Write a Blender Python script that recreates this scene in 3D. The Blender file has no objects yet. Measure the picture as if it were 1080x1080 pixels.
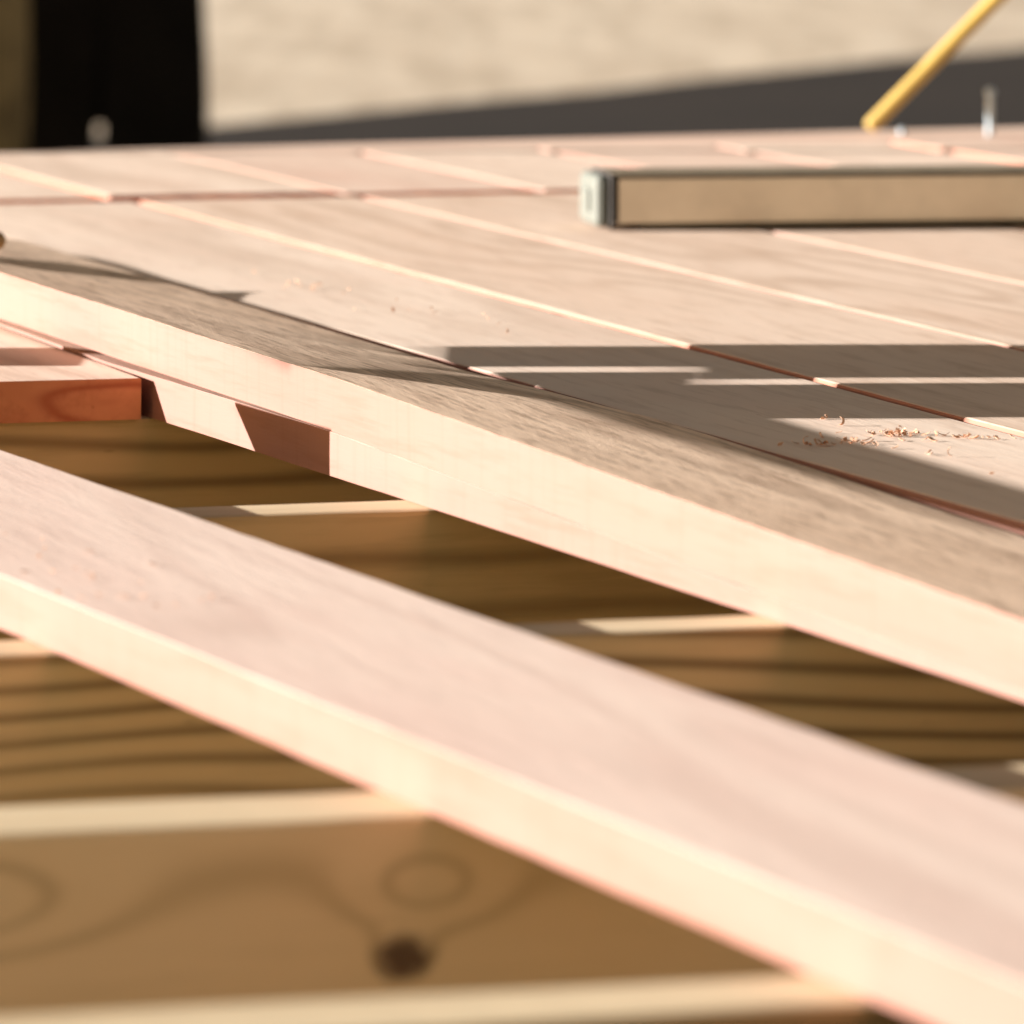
import bpy, bmesh, math, random
from mathutils import Vector, noise

random.seed(7)
sc = bpy.context.scene
C = sc.collection
T = 0.019                      # deck board thickness
H = 0.302                      # camera height above the joists
BETA = math.radians(16.5)      # camera heading and sun bearing, from the board direction
SUN_EL = math.radians(13.0)
K = math.tan(SUN_EL)
GZ = -0.45                     # ground level
cb, sb = math.cos(BETA), math.sin(BETA)

def W(s, q, z):
    """s = metres along the sun's path over the ground, q = metres in front of the camera"""
    return Vector((s*cb + q*sb, -s*sb + q*cb, z))

# ------------------------------------------------------------------ materials
def new_mat(name):
    m = bpy.data.materials.new(name); m.use_nodes = True
    nt = m.node_tree
    for n in list(nt.nodes): nt.nodes.remove(n)
    out = nt.nodes.new('ShaderNodeOutputMaterial')
    b = nt.nodes.new('ShaderNodeBsdfPrincipled')
    nt.links.new(b.outputs[0], out.inputs[0])
    return m, nt, b

def mth(nt, op, a, b=None, c=None, clamp=False):
    n = nt.nodes.new('ShaderNodeMath'); n.operation = op; n.use_clamp = clamp
    for i, v in enumerate((a, b, c)):
        if v is None: continue
        if isinstance(v, (int, float)): n.inputs[i].default_value = v
        else: nt.links.new(v, n.inputs[i])
    return n.outputs[0]

def mixc(nt, fac, a, b, mode='MIX'):
    n = nt.nodes.new('ShaderNodeMix'); n.data_type = 'RGBA'; n.blend_type = mode
    for idx, v in ((0, fac), (6, a), (7, b)):
        if isinstance(v, (int, float)): n.inputs[idx].default_value = v
        elif isinstance(v, tuple): n.inputs[idx].default_value = (*v, 1)
        else: nt.links.new(v, n.inputs[idx])
    return n.outputs[2]

def ramp(nt, v, lo, hi):
    n = nt.nodes.new('ShaderNodeMapRange'); n.interpolation_type = 'SMOOTHSTEP'
    nt.links.new(v, n.inputs[0]); n.inputs[1].default_value = lo; n.inputs[2].default_value = hi
    return n.outputs[0]

def coords(nt, per_object=True):
    tc = nt.nodes.new('ShaderNodeTexCoord')
    if not per_object: return tc.outputs['Object'], tc.outputs['Object']
    oi = nt.nodes.new('ShaderNodeObjectInfo')
    off = mth(nt, 'MULTIPLY', oi.outputs['Random'], 37.0)
    cx = nt.nodes.new('ShaderNodeCombineXYZ')
    for i in range(3): nt.links.new(off, cx.inputs[i])
    add = nt.nodes.new('ShaderNodeVectorMath'); add.operation = 'ADD'
    nt.links.new(tc.outputs['Object'], add.inputs[0]); nt.links.new(cx.outputs[0], add.inputs[1])
    return add.outputs[0], tc.outputs['Object']

def scaled(nt, vec, s):
    n = nt.nodes.new('ShaderNodeVectorMath'); n.operation = 'MULTIPLY'
    nt.links.new(vec, n.inputs[0]); n.inputs[1].default_value = s
    return n.outputs[0]

def noise_tex(nt, vec, s, detail=3, rough=.55):
    n = nt.nodes.new('ShaderNodeTexNoise')
    n.inputs['Scale'].default_value = 1; n.inputs['Detail'].default_value = detail
    n.inputs['Roughness'].default_value = rough
    nt.links.new(scaled(nt, vec, s), n.inputs['Vector'])
    return n.outputs['Fac']

def wood(name, base, late, blotch, ring=.35, rings=14, fleck=.25, fleck_s=(420, 26, 420), blotch_amt=.4,
         bump=.25, rough=.72, knots=(), ring_s=(9, .9, 9), spec=.25, sheen=0, saw=0, zgrad=0, pw=2.2):
    """plank along local Y: base wood, late-wood lines and blotches, all carried in the plank itself"""
    m, nt, b = new_mat(name)
    vec, obj = coords(nt)
    ph = mth(nt, 'MULTIPLY', noise_tex(nt, vec, ring_s, 2, .45), float(rings))
    spot = None
    if knots or zgrad:
        sp = nt.nodes.new('ShaderNodeSeparateXYZ'); nt.links.new(obj, sp.inputs[0])
        if zgrad: ph = mth(nt, 'ADD', ph, mth(nt, 'MULTIPLY', sp.outputs[2], float(zgrad)))
        for (ky, kz, ra, rb, amp, core) in knots:
            dy = mth(nt, 'DIVIDE', mth(nt, 'SUBTRACT', sp.outputs[1], ky), ra)
            dz = mth(nt, 'DIVIDE', mth(nt, 'SUBTRACT', sp.outputs[2], kz), rb)
            d2 = mth(nt, 'ADD', mth(nt, 'MULTIPLY', dy, dy), mth(nt, 'MULTIPLY', dz, dz))
            g = mth(nt, 'EXPONENT', mth(nt, 'MULTIPLY', d2, -1.0))
            ph = mth(nt, 'ADD', ph, mth(nt, 'MULTIPLY', g, amp))
            if core:
                s_ = mth(nt, 'SUBTRACT', 1.0, ramp(nt, mth(nt, 'ADD', d2, mth(nt, 'MULTIPLY_ADD', noise_tex(nt, obj, (300, 300, 300), 3), 1.1, -.55)), core*.1, core*2.2))
                spot = s_ if spot is None else mth(nt, 'MAXIMUM', spot, s_)
    w = mth(nt, 'MULTIPLY_ADD', mth(nt, 'SINE', mth(nt, 'MULTIPLY', ph, 6.283)), .5, .5)
    w = mth(nt, 'POWER', w, pw)
    amt = noise_tex(nt, vec, (5, .8, 5), 2)
    w = mth(nt, 'MULTIPLY', w, mth(nt, 'MULTIPLY', ramp(nt, amt, .3, .62), ring), clamp=True)
    col = mixc(nt, w, base, late)
    bl = ramp(nt, noise_tex(nt, vec, (14, 2.6, 14), 4, .6), .42, .68)
    col = mixc(nt, mth(nt, 'MULTIPLY', bl, blotch_amt), col, blotch)
    f1 = noise_tex(nt, vec, fleck_s, 4, .65)
    f2 = noise_tex(nt, vec, (fleck_s[0]*.3, fleck_s[1]*.45, fleck_s[2]*.3), 3, .6)
    fl = mth(nt, 'MULTIPLY', ramp(nt, mth(nt, 'MULTIPLY_ADD', f2, .6, mth(nt, 'MULTIPLY', f1, .4)), .47, .66), fleck)
    col = mixc(nt, fl, col, late)
    if saw:
        sw = ramp(nt, noise_tex(nt, vec, (3, 120, 3), 3, .6), .5, .72)
        col = mixc(nt, mth(nt, 'MULTIPLY', sw, saw), col, late)
    # a few tiny dents and pitch specks
    vo = nt.nodes.new('ShaderNodeTexVoronoi'); vo.inputs['Scale'].default_value = 1
    nt.links.new(scaled(nt, vec, (70, 22, 70)), vo.inputs['Vector'])
    sp_ = mth(nt, 'SUBTRACT', 1.0, ramp(nt, vo.outputs['Distance'], .03, .09))
    col = mixc(nt, mth(nt, 'MULTIPLY', sp_, .35), col, late)
    if spot is not None: col = mixc(nt, mth(nt, 'MULTIPLY', spot, .9), col, (.055, .022, .012))
    nt.links.new(col, b.inputs['Base Color'])
    b.inputs['Roughness'].default_value = rough
    b.inputs['Specular IOR Level'].default_value = spec
    if sheen:
        b.inputs['Sheen Weight'].default_value = sheen; b.inputs['Sheen Roughness'].default_value = .6
    bp = nt.nodes.new('ShaderNodeBump'); bp.inputs['Strength'].default_value = bump; bp.inputs['Distance'].default_value = .0006
    nt.links.new(mth(nt, 'ADD', f1, f2), bp.inputs['Height']); nt.links.new(bp.outputs[0], b.inputs['Normal'])
    return m

def plain(name, col, rough=.6, metal=0, var=.12, scale=40, spec=.4, bump=.1):
    m, nt, b = new_mat(name)
    vec, _ = coords(nt)
    n = noise_tex(nt, vec, (scale,)*3, 4, .6)
    c2 = tuple(c*(1-var*2.2) for c in col)
    nt.links.new(mixc(nt, ramp(nt, n, .35, .7), col, c2), b.inputs['Base Color'])
    b.inputs['Roughness'].default_value = rough; b.inputs['Metallic'].default_value = metal
    b.inputs['Specular IOR Level'].default_value = spec
    bp = nt.nodes.new('ShaderNodeBump'); bp.inputs['Strength'].default_value = bump; bp.inputs['Distance'].default_value = .002
    nt.links.new(n, bp.inputs['Height']); nt.links.new(bp.outputs[0], b.inputs['Normal'])
    return m

M = {}
M['top'] = wood('planed_deck_face', (.75, .605, .495), (.45, .31, .225), (.72, .525, .42), ring=.45, rings=7, fleck=.35)
M['top_tan'] = wood('tan_deck_face', (.70, .545, .435), (.42, .28, .19), (.66, .475, .36), ring=.5, rings=10, fleck=.4)
M['top_pink'] = wood('pink_deck_face', (.69, .53, .43), (.50, .31, .23), (.66, .44, .35), ring=.5, rings=8, fleck=.3)
M['front_top'] = wood('rosy_plank_face', (.73, .58, .50), (.52, .37, .31), (.70, .51, .44), ring=.5, rings=8, fleck=.28, fleck_s=(420, 22, 420), blotch_amt=.55, bump=.35)
M['rough_top'] = wood('rough_sawn_face', (.93, .69, .51), (.44, .285, .19), (.78, .55, .39), ring=.6, rings=12, fleck=1.0, fleck_s=(900, 48, 900), bump=1.0, rough=.9, blotch_amt=.55)
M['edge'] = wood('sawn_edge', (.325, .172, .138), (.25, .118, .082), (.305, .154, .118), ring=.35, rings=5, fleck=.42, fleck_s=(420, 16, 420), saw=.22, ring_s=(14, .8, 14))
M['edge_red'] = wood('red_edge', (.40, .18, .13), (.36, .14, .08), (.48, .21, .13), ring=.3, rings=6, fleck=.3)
M['end'] = wood('orange_end_grain', (.74, .31, .145), (.40, .095, .04), (.58, .18, .075), ring=.8, rings=7, fleck=.3, ring_s=(8, 1, 26), fleck_s=(200, 200, 200))
JB, JL, JBl = (.74, .54, .265), (.30, .19, .075), (.64, .44, .19)
M['joist'] = wood('treated_pine', JB, JL, JBl, ring=.85, rings=3, fleck=.2, ring_s=(8, 2.2, 8), zgrad=55, pw=2.6)
M['joist_striped'] = wood('striped_pine', (.80, .61, .32), (.28, .185, .08), (.70, .49, .23), ring=.9, rings=5, fleck=.15, ring_s=(6, 2.0, 6), zgrad=95, pw=2.2)
M['joist_knotty'] = wood('knotty_pine', (.80, .63, .42), (.38, .28, .14), (.70, .54, .33), ring=.8, rings=1.6, fleck=.1, ring_s=(4, 1.0, 4), blotch_amt=.5, zgrad=22, pw=4,
                         knots=[(.936, -.0407, .010, .0075, 1.2, .62), (.943, -.0205, .020, .011, 1.6, 0), (.800, -.0200, .042, .013, 2.1, 0)])
M['joist_top'] = wood('pine_top_edge', (.62, .50, .33), (.40, .27, .14), (.56, .42, .27), ring=.4, rings=6, fleck=.3)
M['sawdust'] = plain('shaving_wood', (.76, .45, .29), .8, var=.2, scale=300)
M['alu'] = plain('satin_aluminium', (.80, .71, .58), .34, 1.0, var=.05, scale=30, bump=.03)
M['alu_dark'] = plain('dark_rail_and_shade', (.24, .19, .13), .5, .2)  # top rail metal, also the painted shade strip below the bar
M['cap'] = plain('pale_plastic_cap', (.17, .185, .165), .45, var=.06, scale=90)
M['rubber'] = plain('black_rubber', (.05, .045, .04), .7)
M['yellow'] = plain('yellow_paint', (.58, .40, .10), .4, var=.1, scale=20)
M['steel'] = plain('zinc_steel', (.55, .66, .74), .35, .7, var=.08)
M['black'] = plain('black_plastic', (.010, .0085, .0078), .7, var=.3, scale=9, spec=.2)
M['sack'] = plain('brown_jute', (.46, .31, .15), .95, var=.25, scale=14, bump=.4)
M['handle'] = wood('handle_wood', (.42, .24, .10), (.2, .1, .04), (.35, .2, .09), ring=.4, rings=6)

def ground_mat():
    m, nt, b = new_mat('pale_gravelled_ground')
    vec, _ = coords(nt, False)
    n1 = noise_tex(nt, vec, (3.2, .6, 1.6), 5, .6); n2 = noise_tex(nt, vec, (26, 5, 14), 4, .65); n3 = noise_tex(nt, vec, (90,)*3, 3, .6)
    c = mixc(nt, ramp(nt, n1, .35, .68), (.62, .53, .41), (.43, .345, .25))
    c = mixc(nt, mth(nt, 'MULTIPLY', ramp(nt, n2, .45, .68), .55), c, (.46, .34, .22))
    c = mixc(nt, mth(nt, 'MULTIPLY', ramp(nt, n3, .5, .7), .4), c, (.36, .28, .19))
    mp = nt.nodes.new('ShaderNodeMapping'); mp.inputs['Rotation'].default_value = (0, 0, BETA); nt.links.new(vec, mp.inputs['Vector'])
    n4 = noise_tex(nt, mp.outputs[0], (8, .55, 4), 4, .62)
    c = mixc(nt, mth(nt, 'MULTIPLY', ramp(nt, n4, .44, .62), .7), c, (.37, .29, .20))
    nt.links.new(c, b.inputs['Base Color']); b.inputs['Roughness'].default_value = .95
    bp = nt.nodes.new('ShaderNodeBump'); bp.inputs['Strength'].default_value = .4; bp.inputs['Distance'].default_value = .01
    nt.links.new(n2, bp.inputs['Height']); nt.links.new(bp.outputs[0], b.inputs['Normal'])
    return m
def asphalt_mat():
    m, nt, b = new_mat('dark_asphalt')
    vec, _ = coords(nt, False)
    n1 = noise_tex(nt, vec, (2.0,)*3, 4, .6); n2 = noise_tex(nt, vec, (160,)*3, 3, .6)
    c = mixc(nt, ramp(nt, n1, .35, .7), (.020, .0145, .012), (.014, .0105, .009))
    c = mixc(nt, mth(nt, 'MULTIPLY', ramp(nt, n2, .55, .7), .5), c, (.055, .045, .04))
    nt.links.new(c, b.inputs['Base Color']); b.inputs['Roughness'].default_value = .95
    b.inputs['Specular IOR Level'].default_value = .15
    return m
M['ground'] = ground_mat(); M['asphalt'] = asphalt_mat()

# ------------------------------------------------------------------ helpers
def tag(o, label=None, cat=None, group=None, kind=None):
    if label: o['label'] = label
    if cat: o['category'] = cat
    if group: o['group'] = group
    if kind: o['kind'] = kind
    return o

def link(name, bm, mats, parent=None, loc=(0, 0, 0), rot=(0, 0, 0), smooth=False):
    me = bpy.data.meshes.new(name)
    bmesh.ops.recalc_face_normals(bm, faces=bm.faces[:])
    if smooth:
        for f in bm.faces: f.smooth = True
    bm.to_mesh(me); bm.free()
    for m in mats: me.materials.append(m)
    o = bpy.data.objects.new(name, me); C.objects.link(o)
    o.location = loc; o.rotation_euler = rot
    if parent: o.parent = parent
    return o

def empty(name, loc, rz=0):
    o = bpy.data.objects.new(name, None); C.objects.link(o)
    o.location = loc; o.rotation_euler = (0, 0, rz); o.empty_display_size = .05
    return o

def loft(section, y0, y1, n, r, seed=0, jit=.0005, end_skew=(0, 0)):
    """lofts a plank along local Y. section(y) -> 4 corners (x, z): near-bottom, near-top, far-top, far-bottom"""
    bm = bmesh.new(); loops = []
    for i in range(n+1):
        y = y0 + (y1-y0)*i/n
        cs = [Vector(c) for c in section(y)]
        pts = []
        for k in range(4):
            c = cs[k]; a = (cs[k-1]-c).normalized(); d = (cs[(k+1) % 4]-c).normalized()
            jx = noise.noise(Vector((y*9, seed*3.1+k*7.7, 0)))*jit + noise.noise(Vector((y*55, seed*5.3+k*3.3, 4)))*jit*.35
            jz = noise.noise(Vector((y*8, seed*2.7+k*5.1, 9)))*jit*.7
            cc = c+Vector((jx, jz)); rr = r*(1+.5*noise.noise(Vector((y*30, seed+k*11, 2))))
            pts += [cc+a*rr, cc+a*rr*.28+d*rr*.28, cc+d*rr]
        cx = (cs[0].x+cs[1].x+cs[2].x+cs[3].x)/4
        loop = []
        for p in pts:
            yy = y
            if i == 0: yy += (p.x-cx)*end_skew[0]
            if i == n: yy += (p.x-cx)*end_skew[1]
            loop.append(bm.verts.new((p.x, yy, p.y)))
        loops.append(loop)
    m = 12
    for i in range(n):
        for k in range(m):
            f = bm.faces.new((loops[i][k], loops[i][(k+1) % m], loops[i+1][(k+1) % m], loops[i+1][k]))
            # corners sit at points 0-2 (near-bottom) 3-5 (near-top) 6-8 (far-top) 9-11 (far-bottom)
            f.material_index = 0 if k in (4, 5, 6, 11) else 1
    for lp in (loops[0], loops[-1]):
        f = bm.faces.new(lp); f.material_index = 2
    return bm

def box_section(x0, x1, z0, z1): return lambda y: ((x0, z0), (x0, z1), (x1, z1), (x1, z0))

def board(u0, u1, v0, v1, label, z=0, th=T, mat='top', edge='edge', r=.0014, seed=None, group=None, name='deck_board', skew=(0, 0), near_line=None):
    seed = random.random()*50 if seed is None else seed
    w = u1-u0
    if near_line: sec = lambda y: ((near_line(v0+y)-u0, 0), (near_line(v0+y)-u0, th), (w, th), (w, 0))
    else: sec = box_section(0, w, 0, th)
    bm = loft(sec, 0, v1-v0, max(12, int((v1-v0)*45)), r, seed, end_skew=skew)
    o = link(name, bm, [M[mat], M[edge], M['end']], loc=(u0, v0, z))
    return tag(o, label, 'deck board', group)

def rod(bm, p0, p1, r0, r1=None, n=20, mi=0, cap=True):
    r1 = r0 if r1 is None else r1
    p0, p1 = Vector(p0), Vector(p1); d = (p1-p0).normalized()
    a = d.orthogonal().normalized(); b = d.cross(a)
    L = [[bm.verts.new(p+(a*math.cos(t)+b*math.sin(t))*r) for t in [2*math.pi*k/n for k in range(n)]] for p, r in ((p0, r0), (p1, r1))]
    for k in range(n):
        f = bm.faces.new((L[0][k], L[0][(k+1) % n], L[1][(k+1) % n], L[1][k])); f.smooth = True; f.material_index = mi
    if cap:
        for l in L: bm.faces.new(l).material_index = mi
    return L

def chain(bm, pts, n=20, mi=0):
    """lathe-like tube through (point, radius) pairs"""
    loops = []
    for i, (p, r) in enumerate(pts):
        p = Vector(p); d = (Vector(pts[min(i+1, len(pts)-1)][0])-Vector(pts[max(i-1, 0)][0])).normalized()
        a = d.cross(Vector((0.31, .2, .93))).normalized(); b = d.cross(a)
        loops.append([bm.verts.new(p+(a*math.cos(t)+b*math.sin(t))*r) for t in [2*math.pi*k/n for k in range(n)]])
    for i in range(len(loops)-1):
        for k in range(n):
            f = bm.faces.new((loops[i][k], loops[i][(k+1) % n], loops[i+1][(k+1) % n], loops[i+1][k])); f.smooth = True; f.material_index = mi
    for l in (loops[0], loops[-1]): bm.faces.new(l).material_index = mi

def cuboid(bm, x0, x1, y0, y1, z0, z1, r=0, mi=0):
    g = bmesh.ops.create_cube(bm, size=1)
    for v in g['verts']:
        v.co = Vector((x0+(v.co.x+.5)*(x1-x0), y0+(v.co.y+.5)*(y1-y0), z0+(v.co.z+.5)*(z1-z0)))
    fs = {f for v in g['verts'] for f in v.link_faces}
    for f in fs: f.material_index = mi
    if r:
        es = list({e for v in g['verts'] for e in v.link_edges})
        bmesh.ops.bevel(bm, geom=es, offset=r, segments=2, affect='EDGES', profile=.5)

# ------------------------------------------------------------------ setting
bm = bmesh.new()
N = 60
S_ = 90
vs = [[bm.verts.new((-S_+2*S_*i/N, -S_+2*S_*j/N, GZ)) for j in range(N+1)] for i in range(N+1)]
for i in range(N):
    for j in range(N): bm.faces.new((vs[i][j], vs[i+1][j], vs[i+1][j+1], vs[i][j+1]))
tag(link('ground', bm, [M['ground']]), kind='structure')
A, B_ = Vector((3.389, 13.533)), Vector((6.188, 16.45))
d_ = (B_-A).normalized()
edge_pts = []
for i in range(81):
    t = -16+ (44)*i/80
    p = A+d_*t; n_ = Vector((-d_.y, d_.x))
    p = p+n_*(noise.noise(Vector((t*.8, 3, 1)))*.10+noise.noise(Vector((t*4, 7, 1)))*.03)
    edge_pts.append(p)
bm = bmesh.new()
back = Vector((d_.y, -d_.x))*30
for i in range(80):
    a, b = edge_pts[i], edge_pts[i+1]
    bm.faces.new([bm.verts.new((p.x, p.y, GZ+.004)) for p in (a, b, b+back, a+back)])
bmesh.ops.remove_doubles(bm, verts=bm.verts[:], dist=1e-5)
tag(link('driveway', bm, [M['asphalt']]), kind='structure')

# ------------------------------------------------------------------ joists
def joist(vf, th, label, face='joist', seed=0, top=0.0):
    # local Y runs along +U, local X runs toward the camera
    bm = loft(box_section(-th, 0, -.14, 0), 0, 3.2, 150, .0022, seed, jit=.0009)
    for f in bm.faces:       # side faces take the face wood, the narrow top its own
        n_ = f.calc_center_median()
        if f.material_index == 0: f.material_index = 1
        elif f.material_index == 1: f.material_index = 0
    o = link('joist', bm, [M[face], M['joist_top'], M['end']], loc=(-.4, vf, top), rot=(0, 0, -math.pi/2))
    return tag(o, label, 'joist', 'joists under the deck')
# world of a joist point: U = -.4 + y ; V = vf - x
joist(1.597, .043, 'nearest joist, only its pale top edge showing along the bottom of the photo', 'joist', 1)
joist(1.918, .050, 'pine joist with a dark round knot on its face, below the front plank', 'joist_knotty', 2)
joist(2.300, .034, 'joist with strong wavy dark grain stripes, third from the bottom of the photo', 'joist_striped', 3)
joist(2.693, .038, 'joist between the two long loose boards, just in front of the orange board end', 'joist', 4)
joist(3.087+.012, .040, 'joist directly under the orange sawn board end', 'joist', 5)
g_h = 'joists hidden beneath the finished decking'
for i, v in enumerate((3.48, 3.875, 4.31, 4.68)):
    o = joist(v, .04, 'pine joist hidden beneath the finished decking', 'joist', 6+i); o['group'] = g_h
for k, u in enumerate((-.15, 2.45)):
    bm = loft(box_section(0, .075, -.29, -.1405), 0, 3.6, 40, .002, 20+k)
    tag(link('bearer', bm, [M['joist'], M['joist'], M['end']], loc=(u, 1.4, 0)), ['beam under the left ends of the joists', 'beam under the right ends of the joists'][k], 'beam')
    for q_, v in enumerate((1.7, 4.6)):
        bm = bmesh.new(); cuboid(bm, -.05, .05, -.05, .05, GZ, -.2905, .003)
        tag(link('deck_post', bm, [M['joist']], loc=(u+.037, v, 0)), 'short square post holding the %s beam at its %s end' % (('left', 'right')[k], ('near', 'far')[q_]), 'post')

# ------------------------------------------------------------------ laid deck boards
JV = 4.286          # butt joint
near0 = lambda v: .9125-(v-2.4)*(.020 if v > 2.4 else .045)
board(.860, 1.0245, 1.25, JV, 'laid deck board with scattered shavings, beyond the raised board and beside its shadow', mat='top', seed=3, near_line=near0)
board(1.0285, 1.1675, 1.25, JV-.001, 'laid deck board crossing the middle right, with a thin sunlit strip in the shadow', z=.0007, mat='top_tan', edge='edge_red', seed=4)
board(1.1725, 1.3130, 1.25, JV, 'laid deck board passing under the left end of the grey straightedge', z=.0004, mat='top_tan', seed=5)
board(1.3180, 1.4600, 1.25, JV, 'tan deck board in front of the straightedge, beside the right edge of the photo', mat='top_tan', seed=6)
for i, u in enumerate((1.4650, 1.6100, 1.7550, 1.90, 2.045)):
    board(u, u+.1405, 1.25, JV, 'laid deck board to the right of the photo', mat='top_tan', seed=7+i, group='laid boards right of the view')
board(.743+.003-.145-.003, .7425, 3.092, JV, 'short deck board with an orange sawn end resting on a joist at the left', z=0, th=.0186, mat='top', edge='edge', r=.0009, seed=15)
for i in range(4):
    u = .5985-.145*(i+1)
    board(u, u+.141, 3.092+.004*i, JV, 'laid deck board left of the board with the orange end', th=.0186, mat='top', seed=21+i, group='laid boards left of the view')
board(.7862, .868, 3.84, JV, 'short deck board behind the far end of the raised board', mat='top', seed=31)
# rear run
us = [.43, .575, .72, .865, 1.008, 1.160, 1.290, 1.420, 1.550, 1.680, 1.825, 1.97, 2.115]
mats = ['top', 'top', 'top', 'top', 'top', 'top_pink', 'top', 'top_pink', 'top', 'top_pink', 'top_tan', 'top_tan']
labs = {3: 'rear deck board at the left edge, ending at the joint behind the black sawhorse side', 4: 'rear deck board between the two orange slits left of centre',
        5: 'rear deck board right of the second orange slit, behind the joint line', 6: 'rear pinkish board just left of the straightedge end',
        7: 'rear board behind the left part of the straightedge', 8: 'rear board behind the middle of the straightedge, left of the yellow stick',
        9: 'rear board ahead of the yellow stick, ending at an orange slit', 10: 'rear tan board in front of the upright bolt'}
for i in range(12):
    lab = labs.get(i, 'rear deck board outside the photo')
    board(us[i]+.004, us[i+1]-.003, JV+.011, 4.742, lab, z=(.0032 if i in (4, 9) else .0020), mat=mats[i], edge='edge_red' if i in (4, 5, 9, 10) else 'edge', seed=40+i,
          group=None if i in labs else 'rear boards outside the photo')
# border board across the far ends
bm = loft(lambda y: ((-(.066+(y-.71)*.135), 0), (-(.066+(y-.71)*.135), T), (0, T), (0, 0)), .3, 1.9, 80, .0015, 61)
o = link('border_board', bm, [M['top_pink'], M['edge_red'], M['end']], loc=(.35, 4.745, .0012), rot=(0, 0, math.radians(-90)))
tag(o, 'pinkish border board lying across the far edge of the deck', 'deck board')

# ------------------------------------------------------------------ loose boards
# front plank, skewed a little to the laid boards
def fs(v):
    n_ = .517-(v-2.36)*.0598; f_ = .6435-(v-2.187)*.0545
    return ((n_, 0), (n_, T), (f_, T), (f_, 0))
V0 = 1.22
bm = loft(lambda y: tuple((x-.6, z) for x, z in fs(y+V0)), 0, 3.04-V0, 110, .0009, 71)
tag(link('loose_plank', bm, [M['front_top'], M['edge'], M['end']], loc=(.6, V0, .0004)),
    'wide rosy plank lying loose across the open joists, nearest of all boards', 'plank')
# the rough board slopes up away from the camera, its near end down on the joists; a narrow board carries its far part
def lift(v):
    a = .0025+(v-2.06)*.0212
    b = .0190+(v-2.85)*.0100
    return max(.0007, min(a, b, .028))
def nearu(v): return .748+(3.09-v)*.040
def ls(v):
    n_ = max(.7447, nearu(v)); t_ = max(.0004, min(T, lift(v)-.0001))
    return ((n_, 0), (n_, t_), (n_+.030, max(.0003, t_-.0045)), (n_+.030, 0))
VL = 1.93
bm = loft(lambda y: tuple((x-.76, z) for x, z in ls(y+VL)), 0, 4.2-VL, 110, .0003, 72)
tag(link('narrow_board', bm, [M['front_top'], M['edge'], M['end']], loc=(.76, VL, .0003)),
    'narrow board under the rough board, with a mauve shadow patch on its pale edge', 'board')
def rs(v):
    n_ = nearu(v)+.0004; zb = lift(v)+.0001; zt = zb+.0228
    k = max(0, min(1, (v-2.7)/.4)); drop = .0176+.0042*k*k*(3-2*k); uf = n_+.131
    return ((n_, zb), (n_, zt), (uf, zt-drop), (uf-.002, max(.0015, zt-drop-.017)))
bm = loft(lambda y: tuple((x-.80, z) for x, z in rs(y+V0)), 0, 3.85-V0, 120, .0003, 73, jit=.0006, end_skew=(0, -3.2))
tag(link('rough_sawn_board', bm, [M['rough_top'], M['edge'], M['end']], loc=(.80, V0, 0)),
    'olive brown rough sawn board with a bright pale edge, lying through the middle', 'board')

# ------------------------------------------------------------------ straightedge lying on the deck
def straightedge():
    p0 = Vector((1.2270, 3.945, .0206)); p1 = Vector((1.4770, 3.912, .0206)); ax = (p1-p0).normalized()
    rz = math.atan2(ax.y, ax.x)
    root = empty('straightedge', p0, rz)
    tag(root, 'long pale metal straightedge with a whitish end cap lying flat on the deck', 'straightedge')
    L, D, Hh = .95, .062, .0315
    bm = bmesh.new(); cuboid(bm, .006, L, .001, D-.001, .0022, Hh-.0022, .0008); link('bar', bm, [M['alu']], root)
    bm = bmesh.new(); cuboid(bm, .006, L, -.0010, D, Hh-.0012, Hh, .0005); link('top_rail', bm, [M['alu_dark']], root)
    bm = bmesh.new(); cuboid(bm, .020, L, -.0006, D, 0, .0025, .0007); link('bottom_shade_strip', bm, [M['alu_dark']], root)  # dark strip in place of the shadow in the gap under the bar
    bm = bmesh.new(); cuboid(bm, .0008, .0036, -.0022, D+.001, 0.0005, Hh+.0005, .001); link('gasket', bm, [M['rubber']], root)
    bm = bmesh.new(); cuboid(bm, -.0075, .0008, .001, D-.002, .0003, Hh-.0005, .0045)
    cp = link('end_cap', bm, [M['cap']], root)
    bm = bmesh.new(); cuboid(bm, -.0092, -.0074, .018, .044, .009, .022, .0008); link('catch', bm, [M['cap']], cp)
straightedge()

# ------------------------------------------------------------------ yellow stick, bolt, screw head
bm = bmesh.new()
foot = Vector((1.700, 4.835, T+.0070)); scale_ = 1/1459
top = foot + (W(1, 0, 0)*.420 + Vector((0, 0, .415)) + W(0, .10, 0))
chain(bm, [(foot, .0042), (foot.lerp(top, .004), .0055), (foot.lerp(top, .5), .0056), (top, .0056)], 18)
tag(link('yellow_stick', bm, [M['yellow']]), 'thin yellow stick slanting up to the right from the far edge of the deck', 'stick')

def bolt(loc, h, r, label, head_r):
    root = empty('bolt', loc); tag(root, label, 'bolt')
    bm = bmesh.new(); pts = []
    n = 26
    for i in range(n+1):
        z = -.006+(h+.006)*i/n
        pts.append(((0, 0, z), r*(1.0 if i % 2 else .88)))
    chain(bm, pts, 16); link('shaft', bm, [M['steel']], root)
    bm = bmesh.new(); rod(bm, (0, 0, h-.001), (0, 0, h+.0028), head_r, head_r*.98, 6); rod(bm, (0, 0, h+.0029), (0, 0, h+.0042), head_r*.9, head_r*.6, 20)
    link('head', bm, [M['steel']], root)
bolt((1.788, 4.822, T+.0007), .0305, .0026, 'shiny steel bolt standing upright near the far right edge of the deck', .0036)
bolt((1.729, 4.845, T+.0007), .0012, .0020, 'small bright bolt head close to the foot of the yellow stick', .0026)

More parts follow.
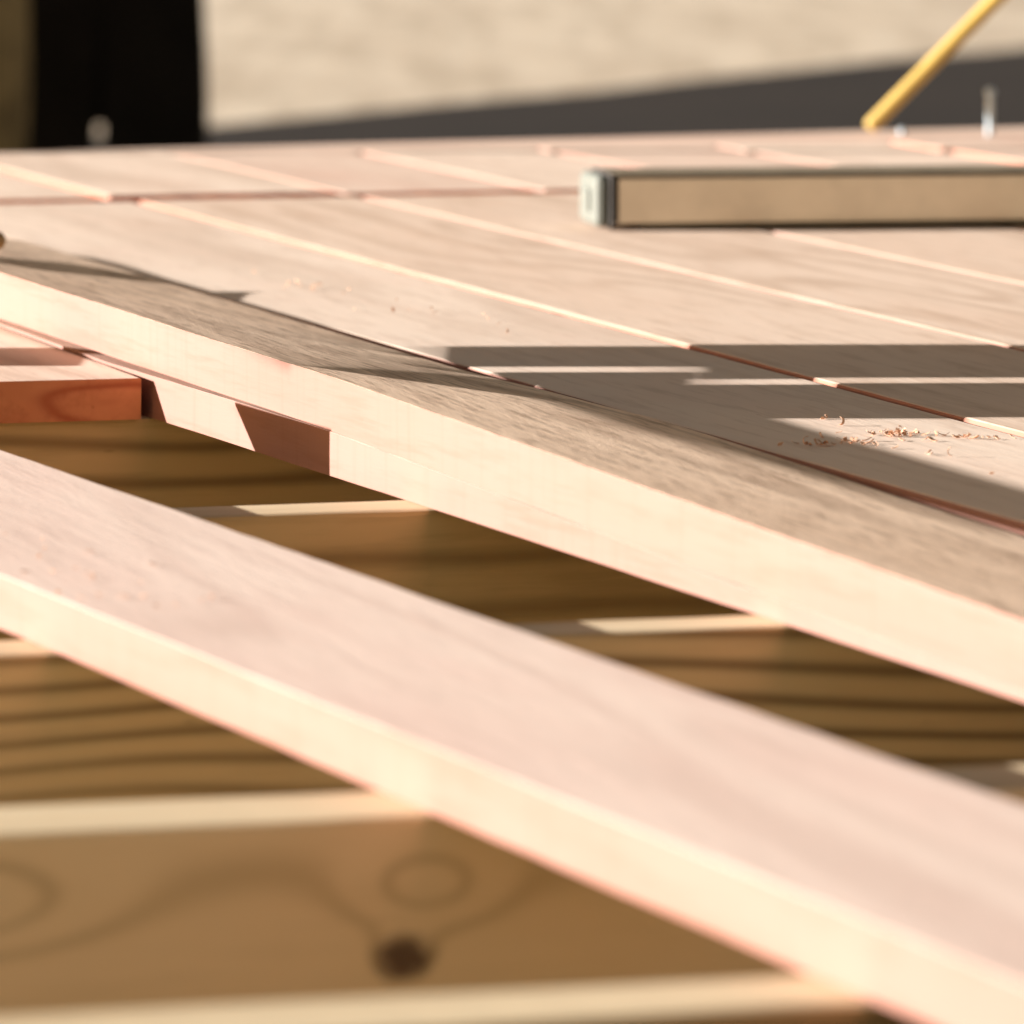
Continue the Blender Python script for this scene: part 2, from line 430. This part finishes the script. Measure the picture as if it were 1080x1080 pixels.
# ------------------------------------------------------------------ wood shavings
def shavings(spots, label, seed, z=T, size=1.0):
    rnd = random.Random(seed); bm = bmesh.new()
    for (u, v, su, sv, n) in spots:
        for _ in range(n):
            cx, cy = rnd.gauss(u, su), rnd.gauss(v, sv); a = rnd.uniform(0, 6.28)
            L = rnd.uniform(.0015, .0055)*size; w = rnd.uniform(.0008, .0020)*size
            curl = rnd.uniform(.4, 1.0) if rnd.random() < .55 else rnd.uniform(2.5, 5.2); R = L/curl; ns = 7
            d = Vector((math.cos(a), math.sin(a), 0)); nrm = Vector((-d.y, d.x, rnd.uniform(-.3, .3)))
            prev = None
            for i in range(ns):
                t = curl*i/(ns-1)
                p = Vector((cx, cy, z+.0004))+d*(R*math.sin(t))+Vector((0, 0, R*(1-math.cos(t)))) + nrm*(i*.0001)
                e = (bm.verts.new(p-nrm*w*.5), bm.verts.new(p+nrm*w*.5), bm.verts.new(p+nrm*w*.5+Vector((0, 0, .0002))), bm.verts.new(p-nrm*w*.5+Vector((0, 0, .0002))))
                if prev:
                    for k in range(4): bm.faces.new((prev[k], prev[(k+1) % 4], e[(k+1) % 4], e[k]))
                else: bm.faces.new(e)
                prev = e
            bm.faces.new(prev)
    o = link('wood_shavings', bm, [M['sawdust']]); tag(o, label, 'shavings', kind='stuff')
shavings([(.974, 2.742, .006, .006, 26), (.978, 2.733, .012, .012, 12), (.997, 2.726, .004, .004, 9), (1.012, 2.715, .003, .003, 4), (.968, 2.80, .003, .01, 3)],
         'small orange shavings in the sunlit patch of deck at the right', 1)
shavings([(.934, 2.712, .005, .004, 12), (.947, 2.716, .004, .004, 9), (.953, 2.70, .003, .010, 6), (.965, 2.64, .004, .03, 4)], 'small orange shavings on the shaded deck beside the sunlit patch', 2)
shavings([(.545, 2.33, .012, .03, 9), (.55, 2.43, .012, .03, 8), (.545, 2.27, .010, .02, 7)], 'few crumbs of wood on the left part of the front plank', 3, z=T+.0004, size=.55)
shavings([(.944, 3.57, .010, .03, 16), (.955, 3.40, .02, .1, 10)], 'light crumbs of wood scattered behind the raised board', 4, z=T+.0006, size=.7)

# ------------------------------------------------------------------ background, far behind the deck
def sawhorse():
    D = 11.0
    root = empty('sawhorse', W(-.62, D, GZ), -BETA)
    tag(root, 'black blurred sawhorse with a gap between its legs, behind the deck at upper left', 'sawhorse')
    def leg(x0b, x1b, x0t, x1t, zt):
        bm = bmesh.new(); L = []
        for i in range(9):
            t = i/8; z = zt*t
            bow = .012*math.sin(t*3.14)
            a = x0b+(x0t-x0b)*t; b = x1b+(x1t-x1b)*t + (bow if x1b > 0 else 0)
            L.append([bm.verts.new((x, y, z)) for x, y in ((a, -.04), (b, -.04), (b, .04), (a, .04))])
        for i in range(8):
            for k in range(4): bm.faces.new((L[i][k], L[i][(k+1) % 4], L[i+1][(k+1) % 4], L[i+1][k]))
        bm.faces.new(L[0]); bm.faces.new(L[-1])
        bmesh.ops.bevel(bm, geom=[e for e in bm.edges if abs(e.verts[0].co.z-e.verts[1].co.z) > .01], offset=.012, segments=3, affect='EDGES', profile=.5)
        link('leg', bm, [M['black']], root, smooth=False)
    leg(-.15, -.036, -.125, .0, .56)
    leg(-.010, .145, -.011, .125, .56)
    # rounded web that closes the gap above
    bm = bmesh.new()
    cuboid(bm, -.118, .112, -.032, .032, .165, .5, .01); link('brace', bm, [M['black']], root)
    bm = bmesh.new(); cuboid(bm, -.17, .15, -.35, .35, .545, .64, .012); link('top_rail', bm, [M['black']], root)
sawhorse()
def sack():
    bm = bmesh.new(); n = 36; prev = None
    prof = [(0, .001), (0, .17), (.05, .205), (.14, .225), (.26, .235), (.38, .225), (.47, .19), (.53, .14), (.57, .09), (.60, .06), (.65, .075), (.655, .001)]
    for z, r in prof:
        l = []
        for k in range(n):
            t = 2*math.pi*k/n; rr = r*(1+.06*noise.noise(Vector((math.cos(t)*2, math.sin(t)*2, z*7))))
            l.append(bm.verts.new((math.cos(t)*rr, math.sin(t)*rr*.8, z)))
        if prev:
            for k in range(n): bm.faces.new((prev[k], prev[(k+1) % n], l[(k+1) % n], l[k]))
        prev = l
    o = link('sack', bm, [M['sack']], loc=W(-.945, 10.6, GZ+.004), smooth=True)
    tag(o, 'blurred brown sack cut by the left edge of the photo, behind the deck', 'sack')
sack()

# ------------------------------------------------------------------ unseen shadow casters added left of the view, and a handle end
se = -.32
def caster_timber(q0, q1, z0, z1, label, s_end=se, L=1.9):  # unseen timbers, shaped and placed to cast the shadow bands on the deck
    bm = loft(box_section(0, q1-q0, z0, z1), 0, L, 30, .002, q0*10, jit=.0004)
    # local Y goes up the slope toward the sun, local X goes away from the camera
    o = link('shadow_timber', bm, [M['joist'], M['joist'], M['end']])
    from mathutils import Matrix
    yv = (W(-1, 0, 0)*math.cos(SUN_EL)+Vector((0, 0, math.sin(SUN_EL)))); xv = W(0, 1, 0); zv = xv.cross(yv)
    R = Matrix((xv, yv, zv)).transposed().to_4x4(); R.translation = W(s_end, q0, 0)
    o.matrix_world = R
    return tag(o, label, 'timber', 'unseen timbers added left of the view to cast shadows')
b0 = .0862
caster_timber(3.230, 3.340, b0-.0030, b0+.13, 'farthest timber of the unseen bundle added left of the view to cast shadows')
caster_timber(3.166, 3.2295, b0+.0235, b0+.13, 'upper middle timber of the unseen bundle added left of the view to cast shadows')
caster_timber(3.1375, 3.2005, b0+.002, b0+.0225, 'thin lower timber in the middle of the unseen bundle added left of the view to cast shadows')
caster_timber(2.979, 3.137, b0+.0060, b0+.13, 'nearest timber of the unseen bundle added left of the view to cast shadows')
def shadow_lath():  # unseen lath added to shade the deck strip beside the rough board
    q0, q1 = 2.45, 2.9792
    z0 = .019+(.112+.32)*K; z1 = z0+(q1-q0)*.296*K
    bm = bmesh.new(); vs_ = []
    for q, z, h in ((q0, z1, .014), (q1, z0, .0145)):
        vs_.append([bm.verts.new(W(se-a, q, zz)) for a, zz in ((0, z-h), (0, z), (.02, z+.004), (.02, z-h+.004))])
    for k in range(4): bm.faces.new((vs_[0][k], vs_[0][(k+1) % 4], vs_[1][(k+1) % 4], vs_[1][k]))
    bm.faces.new(vs_[0]); bm.faces.new(vs_[1])
    tag(link('lath', bm, [M['joist']]), 'thin lath added unseen beside the nearest caster timber to shade the deck', 'lath')
shadow_lath()  # next, an added frame that only holds the unseen caster timbers
root = empty('caster_frame', W(-1.3, 3.0, GZ+.004), -BETA); tag(root, 'unseen thin steel pipe frame added left of the view to hold the caster timbers', 'frame')
zr = b0+.132/math.cos(SUN_EL)+(1.3-.32)*K-GZ+.010
bm = bmesh.new(); rod(bm, (0, -2.1, zr+.011), (0, 1.93, zr+.011), .011, .011, 16); link('rail', bm, [M['steel']], root)
for y in (-2.09, 1.915):
    bm = bmesh.new(); rod(bm, (0, y, 0), (0, y, zr-.0003), .011, .011, 16); link('post', bm, [M['steel']], root)
def caster_block(s, q0, q1, z0, z1, label, th=.022):  # unseen block added to cast a low shadow band
    bm = bmesh.new(); cuboid(bm, -th, 0, 0, q1-q0, 0, z1-z0, .001)
    o = link('caster_block', bm, [M['front_top']], loc=W(s, q0, z0), rot=(0, 0, -BETA)); tag(o, label, 'caster_block')
caster_block(-.352, 3.236, 3.336, .0163, .019+.155*K, 'small offcut added unseen on the boards left of the orange board end to cast shadow')
bm = bmesh.new()  # unseen wedge added, cut to give the shadow patch on the narrow board
ends = []
for q, top in ((2.925, .0196+.2255*K), (3.055, .0196+.1775*K)):
    qb = q if q < 3 else 2.972
    ends.append([bm.verts.new(W(a, qq, zz)) for a, qq, zz in ((-.300, qb, T+.0006), (-.300, q, top), (-.318, q, top+.003), (-.318, qb, T+.0006))])
for k in range(4): bm.faces.new((ends[0][k], ends[0][(k+1) % 4], ends[1][(k+1) % 4], ends[1][k]))
bm.faces.new(ends[0]); bm.faces.new(ends[1])
tag(link('caster_block', bm, [M['front_top']]), 'small tapered offcut added unseen on the far end of the front plank, shaped for its shadow', 'caster_block')
bm = bmesh.new()
kp = W(-.2660, 3.672, .0458); ep = W(-.292, 3.535, .0505)
pts = [(kp+(kp-ep).normalized()*.002, .003), (kp, .0038), (kp.lerp(ep, .012), .0048), (kp.lerp(ep, .03), .0047), (kp.lerp(ep, .07), .0034), (kp.lerp(ep, .5), .0030), (ep, .0032)]
chain(bm, pts, 20)
tag(link('tool_handle', bm, [M['handle']]), 'round brown end of a wooden handle at the left edge, above the rough board', 'handle')

# ------------------------------------------------------------------ light
world = bpy.data.worlds.new('World'); sc.world = world; world.use_nodes = True
nt = world.node_tree
bg = nt.nodes['Background']
sky = nt.nodes.new('ShaderNodeTexSky'); sky.sky_type = 'NISHITA'; sky.sun_disc = False
# the sun stands where the light comes from: opposite to W(1, 0)
sd = -W(1, 0, 0)
sky.sun_elevation = SUN_EL; sky.sun_rotation = math.atan2(sd.x, sd.y)
sky.air_density = 1.0; sky.dust_density = 1.5; sky.ozone_density = .6
nt.links.new(mixc(nt, 1.0, sky.outputs[0], (1.0, .69, .46), 'MULTIPLY'), bg.inputs[0]); bg.inputs[1].default_value = .050
sl = bpy.data.lights.new('sun', 'SUN'); sl.energy = 5.0; sl.angle = math.radians(.4); sl.color = (1, .94, .90)
so = bpy.data.objects.new('sun', sl); C.objects.link(so)
trav = W(1, 0, 0)*math.cos(SUN_EL)-Vector((0, 0, math.sin(SUN_EL)))
so.rotation_euler = trav.to_track_quat('-Z', 'Y').to_euler()

# ------------------------------------------------------------------ camera
cam = bpy.data.cameras.new('camera'); co = bpy.data.objects.new('camera', cam); C.objects.link(co)
co.location = (0, 0, H)
th = math.atan(812/7500)
co.rotation_euler = (math.pi/2-th, 0, -BETA)
cam.sensor_width = 36; cam.sensor_height = 36; cam.lens = 7500/1080*36
cam.clip_start = .05; cam.clip_end = 500
cam.dof.use_dof = True; cam.dof.focus_distance = 3.02; cam.dof.aperture_fstop = 17.5; cam.dof.aperture_blades = 9
sc.camera = co
sc.view_settings.view_transform = 'Standard'; sc.view_settings.look = 'None'
sc.view_settings.use_white_balance = True; sc.view_settings.white_balance_temperature = 6450; sc.view_settings.white_balance_tint = 7
sc.view_settings.exposure = 1.63; sc.view_settings.gamma = 1
sc.view_settings.use_curve_mapping = False
sc.cycles.max_bounces = 10; sc.cycles.diffuse_bounces = 6
